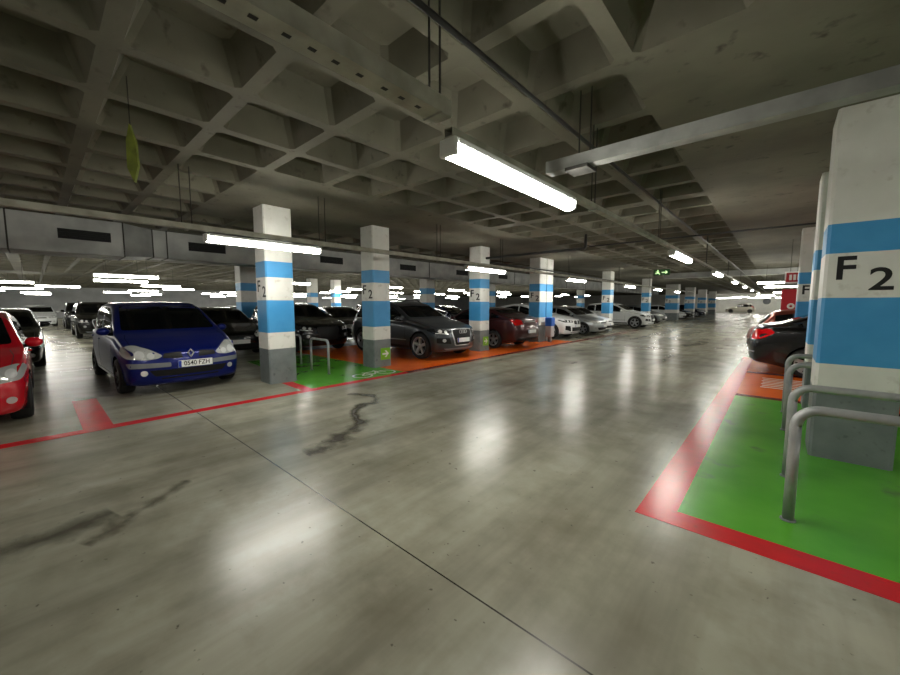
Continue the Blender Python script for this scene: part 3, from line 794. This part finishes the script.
def make_car(kind, pnt, style, name='car', badge=None, detail=True, seed=0):
    sp = dict(SPEC[kind]); sp.update(style.get('spec', {})); K = Car(sp, pnt); L = K.L; hw = K.hw0
    root = empty(name)
    body = K.mb
    X = lambda t: L / 2 - t
    # bonnet and hatch shut lines, drawn as thin dark gaps in the body mesh
    def seam(view, pts, w=.007):
        for a, b in zip(pts[:-1], pts[1:]):
            a, b = np.array(a, float), np.array(b, float); t = (b - a) / max(np.linalg.norm(b - a), 1e-6); q = np.array((-t[1], t[0])) * w / 2
            K.patch('seam', view, [tuple(a + q), tuple(a - q), tuple(b - q), tuple(b + q)], M['gap'], .0022, into=body, step=.1, skirt=.001)
    tc, tr = sp['cowl'], sp['roof']
    if detail:
        bz = [(X(.25), -hw * .80), (X(.8), -hw * .84), (X(tc - .02), -hw * .80)]
        for sg in (1, -1): seam('top', [(x, y * sg) for x, y in bz])
        for vw in ('left', 'right'):
            for t in ((sp['side'][0] - .12, sp['pillars'][1], sp['pillars'][2] + .02) if kind != 'hatch2' else ()):
                seam(vw, [(X(t), sp['zb'] + .12), (X(t), K.belt(t) - .01)])
            seam(vw, [(X(sp['side'][0] - .12), sp['zb'] + .12), (X(sp['pillars'][2] + .02 - .25), sp['zb'] + .12)])
    body.build('body', root, sharp=math.radians(50))
    # windscreen
    zb0, zt0 = K.top(tc) + .035, K.top(tr) - .005
    yb, yt = K.rw(tc) * .90, K.rw(tr) * .90
    K.patch('windscreen', 'front', [(-yb, zb0), (yb, zb0), (yt, zt0), (-yt, zt0)], M['glass'], .004, root, .07, rnd=.05)
    r0, r1 = sp['rear']
    ya, yc = K.rw(r0) * .88, K.rw(r1) * .86
    zr0, zr1 = K.top(r0) - .03, K.top(r1) + .05
    K.patch('rear_window', 'rear', [(-yc, zr1), (yc, zr1), (ya, zr0), (-ya, zr0)], M['glass'], .004, root, .07, rnd=.05)
    # side windows
    s0, s1 = sp['side']; cuts = [s0] + list(sp['pillars']) + [s1]
    for vw in ('left', 'right'):
        for a, b in zip(cuts[:-1], cuts[1:]):
            a_, b_ = a + .03, b - .03
            lo = []; hi = []
            for t in np.linspace(a_, b_, max(3, int((b_ - a_) / .08) + 2)):
                zl = K.belt(t) + .025; zh = K.top(t) - .115 - .02 * abs(t - 2.6)
                if zh > zl + .03: lo.append((X(t), zl)); hi.append((X(t), zh))
            if len(lo) < 2 or abs(lo[0][0] - lo[-1][0]) < .08: continue
            K.patch('side_window', vw, lo + hi[::-1], M['glass'], .004, root, .07)
    # wheels
    for t in (sp['fo'], sp['fo'] + sp['wb']):
        for sg in (-1, 1): K.wheel(root, X(t), sg * (hw - .115), sp['r'], sg, style.get('darkrim', False), style.get('spokes', 5))
    # mirrors and handles
    tm = sp['side'][0] + .16; zmir = K.belt(tm) + .10
    for sg in (-1, 1):
        bm = bmesh.new(); bmesh.ops.create_uvsphere(bm, u_segments=14, v_segments=10, radius=1)
        for v in bm.verts:
            v.co = Vector((v.co.x * .085 * (1 if v.co.x > 0 else .45), v.co.y * .10, v.co.z * .075)) + Vector((X(tm) + .03, sg * (hw + .055), zmir))
        mb = MB(); mb.bm(bm, pnt, True); bm.free()
        mb.tube([(X(tm), sg * (hw * .93), zmir - .06), (X(tm) + .02, sg * (hw + .06), zmir - .035)], .03, M['blackp'], 8)
        w = mb.build('wing_mirror', root)
        if style.get('mirror_black'): w.data.materials[0] = M['blackp']
    if detail:
        for vw, sg in (('left', 1), ('right', -1)):
            for t in (sp['pillars'][1] - .16, sp['pillars'][2] - .16):
                h = K.cast(vw, X(t), K.belt(t) - .11)
                if h:
                    mb = MB(); p = h[0]; mb.cbox(p.x - .09, p.x + .09, p.y - .012, p.y + .03 if sg > 0 else p.y + .012, p.z - .014, p.z + .014, style.get('handle', pnt), .008)
                    if sg < 0:
                        for i, v in enumerate(mb.v): mb.v[i] = (v[0], v[1] - .022, v[2])
                    mb.build('door_handle', root)
    # front and rear dress, given per style in half-view (y, z)
    for it in style['front']:
        nm, poly, m, off = it[:4]; ex = it[4] if len(it) > 4 else {}
        sym = ex.get('sym', False); rn = ex.get('rnd', .02)
        for poly_ in ([poly, mir(poly)] if sym else [poly]):
            o = K.patch(nm, 'front', poly_, M[m] if isinstance(m, str) else m, off, root, ex.get('step', .05), rnd=rn)
            for nm2, c, m2 in ex.get('sub', ()):
                c_ = c if poly_ is poly else mir(c)
                K.patch(nm2, 'front', c_, M[m2], off + .006, o, .03)
    for it in style.get('rear', ()):
        nm, poly, m, off = it[:4]; ex = it[4] if len(it) > 4 else {}
        for poly_ in ([poly, mir(poly)] if ex.get('sym') else [poly]):
            o = K.patch(nm, 'rear', poly_, M[m], off, root, .05, rnd=ex.get('rnd', .02))
            for nm2, c, m2 in ex.get('sub', ()):
                c_ = c if poly_ is poly else mir(c)
                K.patch(nm2, 'rear', c_, M[m2], off + .006, o, .03)
    for it in style.get('sides', ()):
        nm, poly, m, off = it[:4]
        for vw in ('left', 'right'):
            K.patch(nm, vw, [(X(a), b) for a, b in poly], M[m], off, root, .07, rnd=.02)
    def plate(end, z, text=None, y=0):
        sg = 1 if end == 'front' else -1
        h = K.cast(end, y, z)
        if not h: return
        x = h[0].x + sg * .012
        mb = MB(); mb.box(min(x, x + sg * .012), max(x, x + sg * .012), y - .265, y + .265, z - .06, z + .06, M['plate'])
        xx = x + sg * .0125; ye = y - sg * .265; 
        mb.box(min(xx, xx + sg * .001), max(xx, xx + sg * .001), min(ye, ye + sg * .045), max(ye, ye + sg * .045), z - .058, z + .058, M['plateblue'])
        p = mb.build('number_plate', root)
        if text:
            place_text(text_mesh(text, .115, M['ink'], .0015, .001), 'plate_number', frame((xx + sg * .001, y + sg * .02, z), (0, sg, 0), (0, 0, 1)), p, (.86, 1, 1))
    if style.get('plate_f'): plate('front', style['plate_f'], style.get('plate_text'), style.get('plate_y', 0))
    if style.get('plate_r'): plate('rear', style['plate_r'])
    if style.get('rails'):
        for sg in (-1, 1):
            pts = []
            for t in np.linspace(tr + .25, sp['rear'][0] - .25, 9):
                pts.append((X(t), sg * K.rw(t) * .93, K.top(t) + (.02 if 0 < len(pts) < 8 else -.03)))
            mb = MB(); mb.tube(pts, .016, M[style['rails']], 8); mb.build('roof_rail', root)
    if style.get('belt_trim'):
        a, b = sp['side'][0] + .05, sp['side'][1] - .05
        for vw in ('left', 'right'):
            lo = [(X(t), K.belt(t) + .002) for t in np.linspace(a, b, 26)]; hi = [(x, z + .022) for x, z in lo]
            K.patch('window_trim', vw, lo + hi[::-1], M['chrome'], .008, root, .09)
    if badge: badge(K, root)
    return root, K

def rings_badge(K, root):
    mb = MB(); z = .80
    h = K.cast('front', 0, z); x = h[0].x + .03
    for k in range(4):
        c = (k - 1.5) * .075
        pts = [(x, c + .05 * math.cos(a), z + .05 * math.sin(a)) for a in [2 * PI * q / 20 for q in range(21)]]
        mb.tube(pts, .008, M['chrome'], 6, False)
    mb.build('ring_emblem', root)
def diamond_badge(K, root):
    z = .715; h = K.cast('front', 0, z); x = h[0].x + .02; mb = MB()
    o_ = [(0, .085), (-.062, 0), (0, -.085), (.062, 0)]; i_ = [(0, .045), (-.03, 0), (0, -.045), (.03, 0)]
    vs = [(x, y, z + q) for y, q in o_] + [(x + .022, y * .75, z + q * .75) for y, q in o_] + [(x + .004, y, z + q) for y, q in i_]
    fs = []
    for k in range(4):
        n = (k + 1) % 4; fs += [(k, n, 4 + n, 4 + k), (4 + k, 4 + n, 8 + n, 8 + k)]
    mb.add(vs, fs, M['chrome']); mb.build('diamond_emblem', root)

STY = {}
STY['mpv'] = dict(front=[
    ('headlight', [(.40, .70), (.46, .655), (.60, .635), (.86, .66), (.90, .74), (.84, .86), (.72, .875), (.55, .80)], 'lens', .006, dict(sym=True, rnd=.04, sub=(('reflector', circ(.56, .70, .05), 'refl'), ('reflector', circ(.70, .72, .065), 'refl')))),
    ('grille', [(.12, .64), (.41, .655), (.385, .735), (.14, .75)], 'blackp', .004, dict(sym=True)),
    ('bumper_strip', [(.30, .50), (.84, .50), (.87, .585), (.30, .575)], 'greyp', .006, dict(sym=True)),
    ('lower_grille', [(-.52, .345), (.52, .345), (.60, .455), (-.60, .455)], 'blackp', .004),
    ('fog_light', circ(.66, .41, .048), 'lens', .006, dict(sym=True, rnd=0)),
    ('air_slot', [(-.44, .29), (.44, .29), (.44, .315), (-.44, .315)], 'blackp', .004)],
    rear=[('taillight', [(.62, .85), (.84, .82), (.82, 1.2), (.72, 1.2)], 'redlens', .006, dict(sym=True))], plate_f=.535, plate_text='0540 FZH', plate_y=.06, spokes=7, darkrim=True)
STY['suv'] = dict(front=[
    ('headlight', [(.46, .80), (.52, .72), (.86, .75), (.90, .85), (.80, .91), (.50, .86)], 'blackp', .005, dict(sym=True, sub=(('daytime_light', [(.53, .735), (.84, .765), (.84, .78), (.53, .755)], 'refl'), ('reflector', circ(.60, .805, .04), 'refl'), ('reflector', circ(.74, .825, .045), 'refl')))),
    ('grille_frame', [(-.40, .88), (-.43, .78), (-.33, .40), (.33, .40), (.43, .78), (.40, .88)], 'chrome', .008, dict(rnd=.05)),
    ('grille', [(-.37, .86), (-.395, .78), (-.30, .425), (.30, .425), (.395, .78), (.37, .86)], 'blackp', .013, dict(rnd=.05)),
    ('air_intake', [(.45, .46), (.84, .50), (.84, .64), (.50, .63)], 'blackp', .005, dict(sym=True, sub=(('fog_light', circ(.66, .565, .05), 'chrome'),))),
    ('skid_plate', [(-.6, .29), (.6, .29), (.66, .335), (-.66, .335)], 'greyp', .006)],
    rear=[('taillight', [(.55, .88), (.88, .86), (.87, 1.02), (.58, 1.03)], 'redlens', .006, dict(sym=True))], plate_f=.56, rails='blackp', handle=M['chrome'], belt_trim=True,
    sides=[('sill_trim', [(1.35, .30), (3.2, .30), (3.2, .37), (1.35, .37)], 'blackp', .006), ('trim_strip', [(1.45, .52), (3.15, .52), (3.15, .545), (1.45, .545)], 'chrome', .008)])
STY['sedan'] = dict(front=[
    ('headlight', [(.42, .66), (.50, .58), (.82, .60), (.88, .70), (.74, .755), (.52, .725)], 'lens', .006, dict(sym=True, sub=(('reflector', circ(.58, .655, .04), 'refl'), ('reflector', circ(.70, .665, .045), 'refl')))),
    ('grille_frame', [(-.37, .56), (.37, .56), (.40, .70), (-.40, .70)], 'chrome', .006, dict(rnd=.04)),
    ('grille', [(-.34, .575), (.34, .575), (.37, .685), (-.37, .685)], 'blackp', .011, dict(rnd=.04)),
    ('lower_grille', [(-.58, .28), (.58, .28), (.62, .40), (-.62, .40)], 'blackp', .005),
    ('fog_light', circ(.70, .36, .045), 'lens', .008, dict(sym=True, rnd=0))],
    rear=[('taillight', [(.46, .78), (.80, .74), (.84, .90), (.80, .96), (.50, .93)], 'redlens', .006, dict(sym=True, rnd=.03, sub=(('reversing_light', [(.52, .80), (.66, .79), (.66, .84), (.52, .845)], 'lens'),))),
          ('chrome_bar', [(-.40, .845), (.40, .845), (.40, .87), (-.40, .87)], 'chrome', .008),
          ('bumper_strip', [(-.70, .30), (.70, .30), (.74, .40), (-.74, .40)], 'blackp', .005)], plate_f=.47, plate_r=.60)
STY['hatch'] = dict(front=[
    ('headlight', [(.42, .68), (.48, .59), (.80, .61), (.86, .74), (.78, .80), (.56, .76)], 'lens', .006, dict(sym=True, rnd=.04, sub=(('reflector', circ(.58, .675, .05), 'refl'), ('reflector', circ(.71, .70, .05), 'refl')))),
    ('grille', [(-.36, .60), (.36, .60), (.34, .66), (-.34, .66)], 'blackp', .005, dict(rnd=.02)),
    ('lower_grille', [(-.50, .27), (.50, .27), (.58, .40), (-.58, .40)], 'blackp', .005),
    ('fog_light', circ(.70, .37, .045), 'lens', .008, dict(sym=True, rnd=0))],
    rear=[('taillight', [(.58, .78), (.82, .76), (.83, .98), (.68, 1.0)], 'redlens', .006, dict(sym=True))], plate_f=.47, plate_r=.62)
STY['coupe_suv'] = dict(STY['suv'], spec=dict(top=[(0, .86), (.12, .92), (.8, 1.04), (1.3, 1.11), (2.15, 1.53), (2.6, 1.61), (3.0, 1.62), (3.7, 1.5), (4.2, 1.28), (4.5, 1.14), (4.57, 1.0), (4.63, .94)], H=1.62, rear=(3.6, 4.4)),
    front=[('headlight', [(.36, .84), (.40, .75), (.82, .77), (.88, .86), (.76, .885)], 'blackp', .005, dict(sym=True, sub=(('reflector', circ(.50, .805, .04), 'refl'), ('reflector', circ(.66, .815, .045), 'refl')))),
    ('kidney_grille', [(.03, .66), (.28, .68), (.30, .83), (.05, .84)], 'blackp', .008, dict(sym=True, rnd=.04)),
    ('air_intake', [(.50, .36), (.80, .44), (.80, .62), (.56, .60)], 'blackp', .005, dict(sym=True)),
    ('lower_grille', [(-.42, .36), (.42, .36), (.46, .54), (-.46, .54)], 'blackp', .005), 
    ('skid_plate', [(-.5, .29), (.5, .29), (.52, .33), (-.52, .33)], 'greyp', .006)], plate_f=.60, rails=None)

def put(root, x, y, rz, label, group=None, cat='car'):
    root.location = (x, y, 0); root.rotation_euler = (0, 0, rz); tag(root, label, cat, group); return root
def at_nose(K, xn): return xn - K.L / 2

blue, K = make_car('mpv', P['blue'], STY['mpv'], badge=diamond_badge)
put(blue, at_nose(K, -7.93), 1.78, math.radians(1.7), 'blue people carrier parked left of first striped pillar'); LM = K.L
red, K = make_car('hatch', P['red'], dict(STY['hatch'], spec=dict(H=1.53)))
put(red, at_nose(K, -7.08), -.97, 0, 'red hatchback cut off by the left edge of the picture'); LH = K.L
sp_ = SPEC['suv']
AU = dict(r=.385, H=1.70, top=[(a, b + .045 * min(1, a / 1.6)) for a, b in sp_['top']])
audi, K = make_car('suv', P['darkgrey'], dict(STY['suv'], spec=AU), badge=rings_badge)
put(audi, at_nose(K, -6.86), 8.28, 0, 'dark grey off-roader on orange bay between second and third pillars'); LS = K.L
EX = dict(top=[(0, .70), (.12, .755), (.8, .90), (1.35, .99), (2.1, 1.38), (2.5, 1.465), (3.0, 1.48), (3.5, 1.42), (4.05, 1.20), (4.2, 1.17), (4.6, 1.12), (4.68, 1.04)],
          belt=[(0, .62), (.4, .74), (1.3, .91), (2, .97), (3.9, 1.08), (4.5, 1.06), (4.68, .93)], H=1.48, W=1.84)
mar, K = make_car('sedan', P['maroon'], dict(STY['sedan'], spec=EX, rear=[(n_, [(y, z + .10) for y, z in pl], *re) if n_ != 'bumper_strip' else (n_, pl, *re) for n_, pl, *re in ((t[0], t[1], t[2], t[3]) + (({'sym': True, 'rnd': .03},) if t[0] == 'taillight' else ()) for t in STY['sedan']['rear'])], plate_r=.62))
put(mar, -6.62 - K.L / 2, 11.85, PI, 'maroon saloon parked tail outwards behind the third pillar'); LSE = K.L
x4, K = make_car('coupe_suv' if 'coupe_suv' in SPEC else 'suv', P['white'], STY['coupe_suv'])
put(x4, at_nose(K, -6.9), 16.55, 0, 'white coupe off-roader parked beside the blue and grey bin')
# copies of the four models for the rest of the garage
def clone(src, pnt, x, y, rz, label, group=None):
    c = copy_tree(src, None, P[pnt]); put(c, x, y, rz, label, group); return c
clone(red, 'silver', -6.72 - LH / 2, 19.55, 0, 'silver hatchback between the white coupe and small white car')
clone(red, 'white', -7.0 - LH / 2, 21.45, 0, 'small white hatchback parked just before the fifth pillar')
q3 = clone(audi, 'white', -6.15 - LS / 2, 26.9, 0, 'large white off-roader nosing out past the fifth pillar')
for ch in list(q3.children):
    if ch.name.startswith(('ring_emblem',)): bpy.data.objects.remove(ch)
clone(mar, 'charcoal', -7.2 - LSE / 2, 29.6, 0, 'charcoal saloon in the shade behind the large white off-roader')
clone(red, 'grey', -7.0 - LH / 2, 34.6, 0, 'grey hatchback nosing out before the broad dark-sided pillar')
clone(red, 'white', -7.2 - LH / 2, 44.2, 0, 'small white hatchback in front of the second broad pillar')
clone(mar, 'black', -7.0 - LSE / 2, 47.4, 0, 'black saloon between two broad pillars deep in the aisle')
clone(red, 'navy', -7.0 - LH / 2, 56.0, 0, 'dark blue hatchback between two far striped pillars by the aisle end')
clone(blue, 'sand', -5.35, 84.2, PI, 'pale beige people carrier standing side-on at the far wall')
# right of the aisle
ex_rear = [('taillight', [(.44, .83), (.60, .78), (.84, .80), (.88, .97), (.84, 1.04), (.52, 1.0)], 'redlit', .008, dict(sym=True, rnd=.04)), ('chrome_bar', [(-.42, .93), (.42, .93), (.42, .955), (-.42, .955)], 'chrome', .008),
           ('exhaust_tip', [(.45, .27), (.66, .27), (.66, .33), (.45, .33)], 'chrome', .008, dict(sym=True)), ('bumper_strip', [(-.78, .50), (.78, .50), (.80, .525), (-.80, .525)], 'chrome', .006)]
merc, K = make_car('sedan', P['black'], dict(STY['sedan'], spec=EX, rear=ex_rear, plate_r=.68))
put(merc, -.55 + LSE / 2, 11.75, 0, 'glossy black saloon parked tail outwards on the right')
clone(red, 'brown', -.72 + LH / 2, 14.72, 0, 'reddish brown hatchback behind the black saloon')
clone(audi, 'grey', -.3 + LS / 2, 20.5, PI, 'grey off-roader parked beyond the red fire panel')
# second row, behind the first
hb, K = make_car('suv', P['black'], dict(STY['suv'], rails=None, front=[f for f in STY['suv']['front'] if f[0] not in ('grille_frame', 'skid_plate')], sides=(), handle=P['black'], darkrim=True, belt_trim=False, plate_f=None))
put(hb, at_nose(K, -11.0), 6.4, 0, 'black crossover facing out behind the small hoops')
clone(red, 'black', -12.0 - LH / 2, 4.05, 0, 'black hatchback with white plate between blue car and first pillar')
clone(mar, 'charcoal', -13.0 - LSE / 2, 9.4, 0, 'dark saloon roof seen over the bonnet of the dark grey car')
clone(red, 'black', -13.0 - LH / 2, 12.0, 0, 'black hatchback behind the maroon saloon')
clone(red, 'navy', -13.2 - LH / 2, 17.0, 0, 'dark blue hatchback behind the white coupe off-roader')
clone(mar, 'charcoal', -13.2 - LSE / 2, -.8, 0, 'dark saloon directly behind the red hatchback')
# rows further back on the left
rows = [(-23.5, 2.15, audi, 'black', 'black van-like car across the second lane, left of the blue car'), (-24.4, -3.3, mar, 'navy', 'dark saloon in the back row at the far left edge'), (-24.4, 4.3, red, 'charcoal', 'dark hatchback in the back row behind the blue car'),
        (-24.4, 9.2, mar, 'silver', 'silver saloon in the back row'), (-24.4, 12.2, red, 'navy', 'navy hatchback in the back row'),
        (-33.0, 2.2, audi, 'charcoal', 'dark car standing further back in the left gap'), (-38.0, .2, red, 'white', 'small white car far off in the gap left of the blue car'),
        (-24.4, 20.0, audi, 'grey', 'grey off-roader in the back row behind the bin'), (-24.4, 25.0, mar, 'black', 'black saloon in the back row')]
for x, y, src, pn, lab in rows:
    c = clone(src, pn, x - 2.2, y, 0, lab)
    for ch in list(c.children):
        if ch.name.startswith('ring_emblem'): bpy.data.objects.remove(ch)

# ------------------------------------------------------------------ small fixtures
e = empty('waste_bin', (-7.2, 14.4, 0)); tag(e, 'blue and grey waste bin standing beside the wide striped pillar', 'bin')
mb = MB(); mb.cbox(-.14, .14, -.15, .15, 0.22, .74, M['bingrey'], .03); mb.build('container', e)
mb = MB(); mb.cbox(-.16, .16, -.17, .17, .66, 1.04, M['binblue'], .05); mb.build('lid', e)
mb = MB(); mb.box(-.05, .05, -.06, .06, 0, .3, M['greyp']); mb.build('post', e)

e = empty('fire_point', (.31, 17.3, 0)); tag(e, 'red fire equipment panel with round white emblem by the right pillars', 'fire panel')
mb = MB(); mb.cbox(-.31, .31, -.12, .12, 0, 2.1, M['fire'], .02); mb.build('panel', e)
mb = MB(); mb.lathe_y([(.10, -.119), (.10, -.135), (.04, -.135), (.04, -.119)], M['sign_white'], 24, -.05, 0, 1.52); o = mb.build('round_emblem', e)
e = empty('fire_sign', (.26, 15.0, 2.38)); tag(e, 'small red and white sign hanging above the red panel', 'sign')
mb = MB(); mb.box(-.22, .22, -.012, .012, -.17, .17, M['sign_white']); mb.box(-.185, .185, -.016, .016, -.135, .135, M['fire']); mb.build('sign_board', e)
mb = MB()
for u in (-.09, 0, .09): mb.box(u - .03, u + .03, -.019, -.016, -.08, .08, M['sign_white'])
mb.build('white_symbols', e)
mb = MB(); mb.tube([(-.1, 0, .17), (-.1, 0, ZC - 2.383)], .006, M['rod'], 6); mb.build('hanger_rod', e)
mb = MB(); mb.tube([(.1, 0, .17), (.1, 0, ZC - 2.383)], .006, M['rod'], 6); mb.build('hanger_rod', e)

e = empty('exit_sign', (-4.32, 20.0, 3.09)); tag(e, 'green running-man exit sign with arrow hanging under the slab', 'sign')
mb = MB(); mb.box(-.34, .34, -.02, .02, -.14, .14, M['exitgreen']); mb.build('sign_board', e)
mb = MB(); y = -.023
def q(a, b, w):
    a, b = Vector(a), Vector(b); t = (b - a).normalized(); n = Vector((-t.y, t.x)) * w / 2
    mb.add([((a + n).x, y, (a + n).y), ((a - n).x, y, (a - n).y), ((b - n).x, y, (b - n).y), ((b + n).x, y, (b + n).y)], [(0, 1, 2, 3)], M['exitlit'])
q((-.18, .05), (-.15, -.03), .06); q((-.15, -.03), (-.08, -.06), .03); q((-.08, -.06), (-.09, -.12), .03); q((-.16, -.02), (-.22, -.06), .03); q((-.22, -.06), (-.27, -.04), .03)
q((-.17, .05), (-.10, .01), .025); q((-.18, .04), (-.25, .01), .025); q((-.17, .08), (-.15, .115), .05); q((.0, 0), (.22, 0), .04); q((.16, .07), (.24, -.005), .035); q((.16, -.07), (.24, .005), .035)
mb.build('running_man_symbol', e)
for u in (-.25, .25):
    mb = MB(); mb.tube([(u, 0, .14), (u, 0, ZC - 3.093)], .006, M['rod'], 6); mb.build('hanger_rod', e)

e = empty('hanging_marker', (-4.2, .645, 2.875)); tag(e, 'lime green kite-shaped marker hanging under the coffered slab at left', 'sign')
mb = MB(); vs = []
prof = [(0, .24), (.04, .1), (.05, -.10), (.01, -.24), (-.04, -.12), (-.035, .1)]
for d in (-.012, .012): vs += [(u * .72 - d * .7, u * .7 + d * .72, z) for u, z in prof]
mb.add(vs, [tuple(range(6)), tuple(range(6, 12))[::-1]] + [(k, (k + 1) % 6, 6 + (k + 1) % 6, 6 + k) for k in range(6)], M['limecloth']); mb.build('plastic_leaf', e)
mb = MB(); mb.tube([(0, 0, .23), (0, 0, ZC - 2.875 - .003)], .004, M['rod'], 6); mb.build('cord', e)

mb = MB(); mb.lathe_y([(.55, 0), (.55, -.04), (.001, -.04)], M['greyp'], 24, -1.9, Y1 - .001, 2.05); tag(mb.build('round_wall_sign'), 'round grey sign on the white far wall above the beige car', 'sign')

# ------------------------------------------------------------------ world and view
w = bpy.data.worlds.new('world'); sc.world = w; w.use_nodes = True
w.node_tree.nodes['Background'].inputs['Color'].default_value = (.02, .02, .02, 1)
vs_ = sc.view_settings; vs_.view_transform = 'Standard'; vs_.look = 'None'; vs_.gamma = 1; vs_.use_curve_mapping = False; vs_.exposure = 0.58
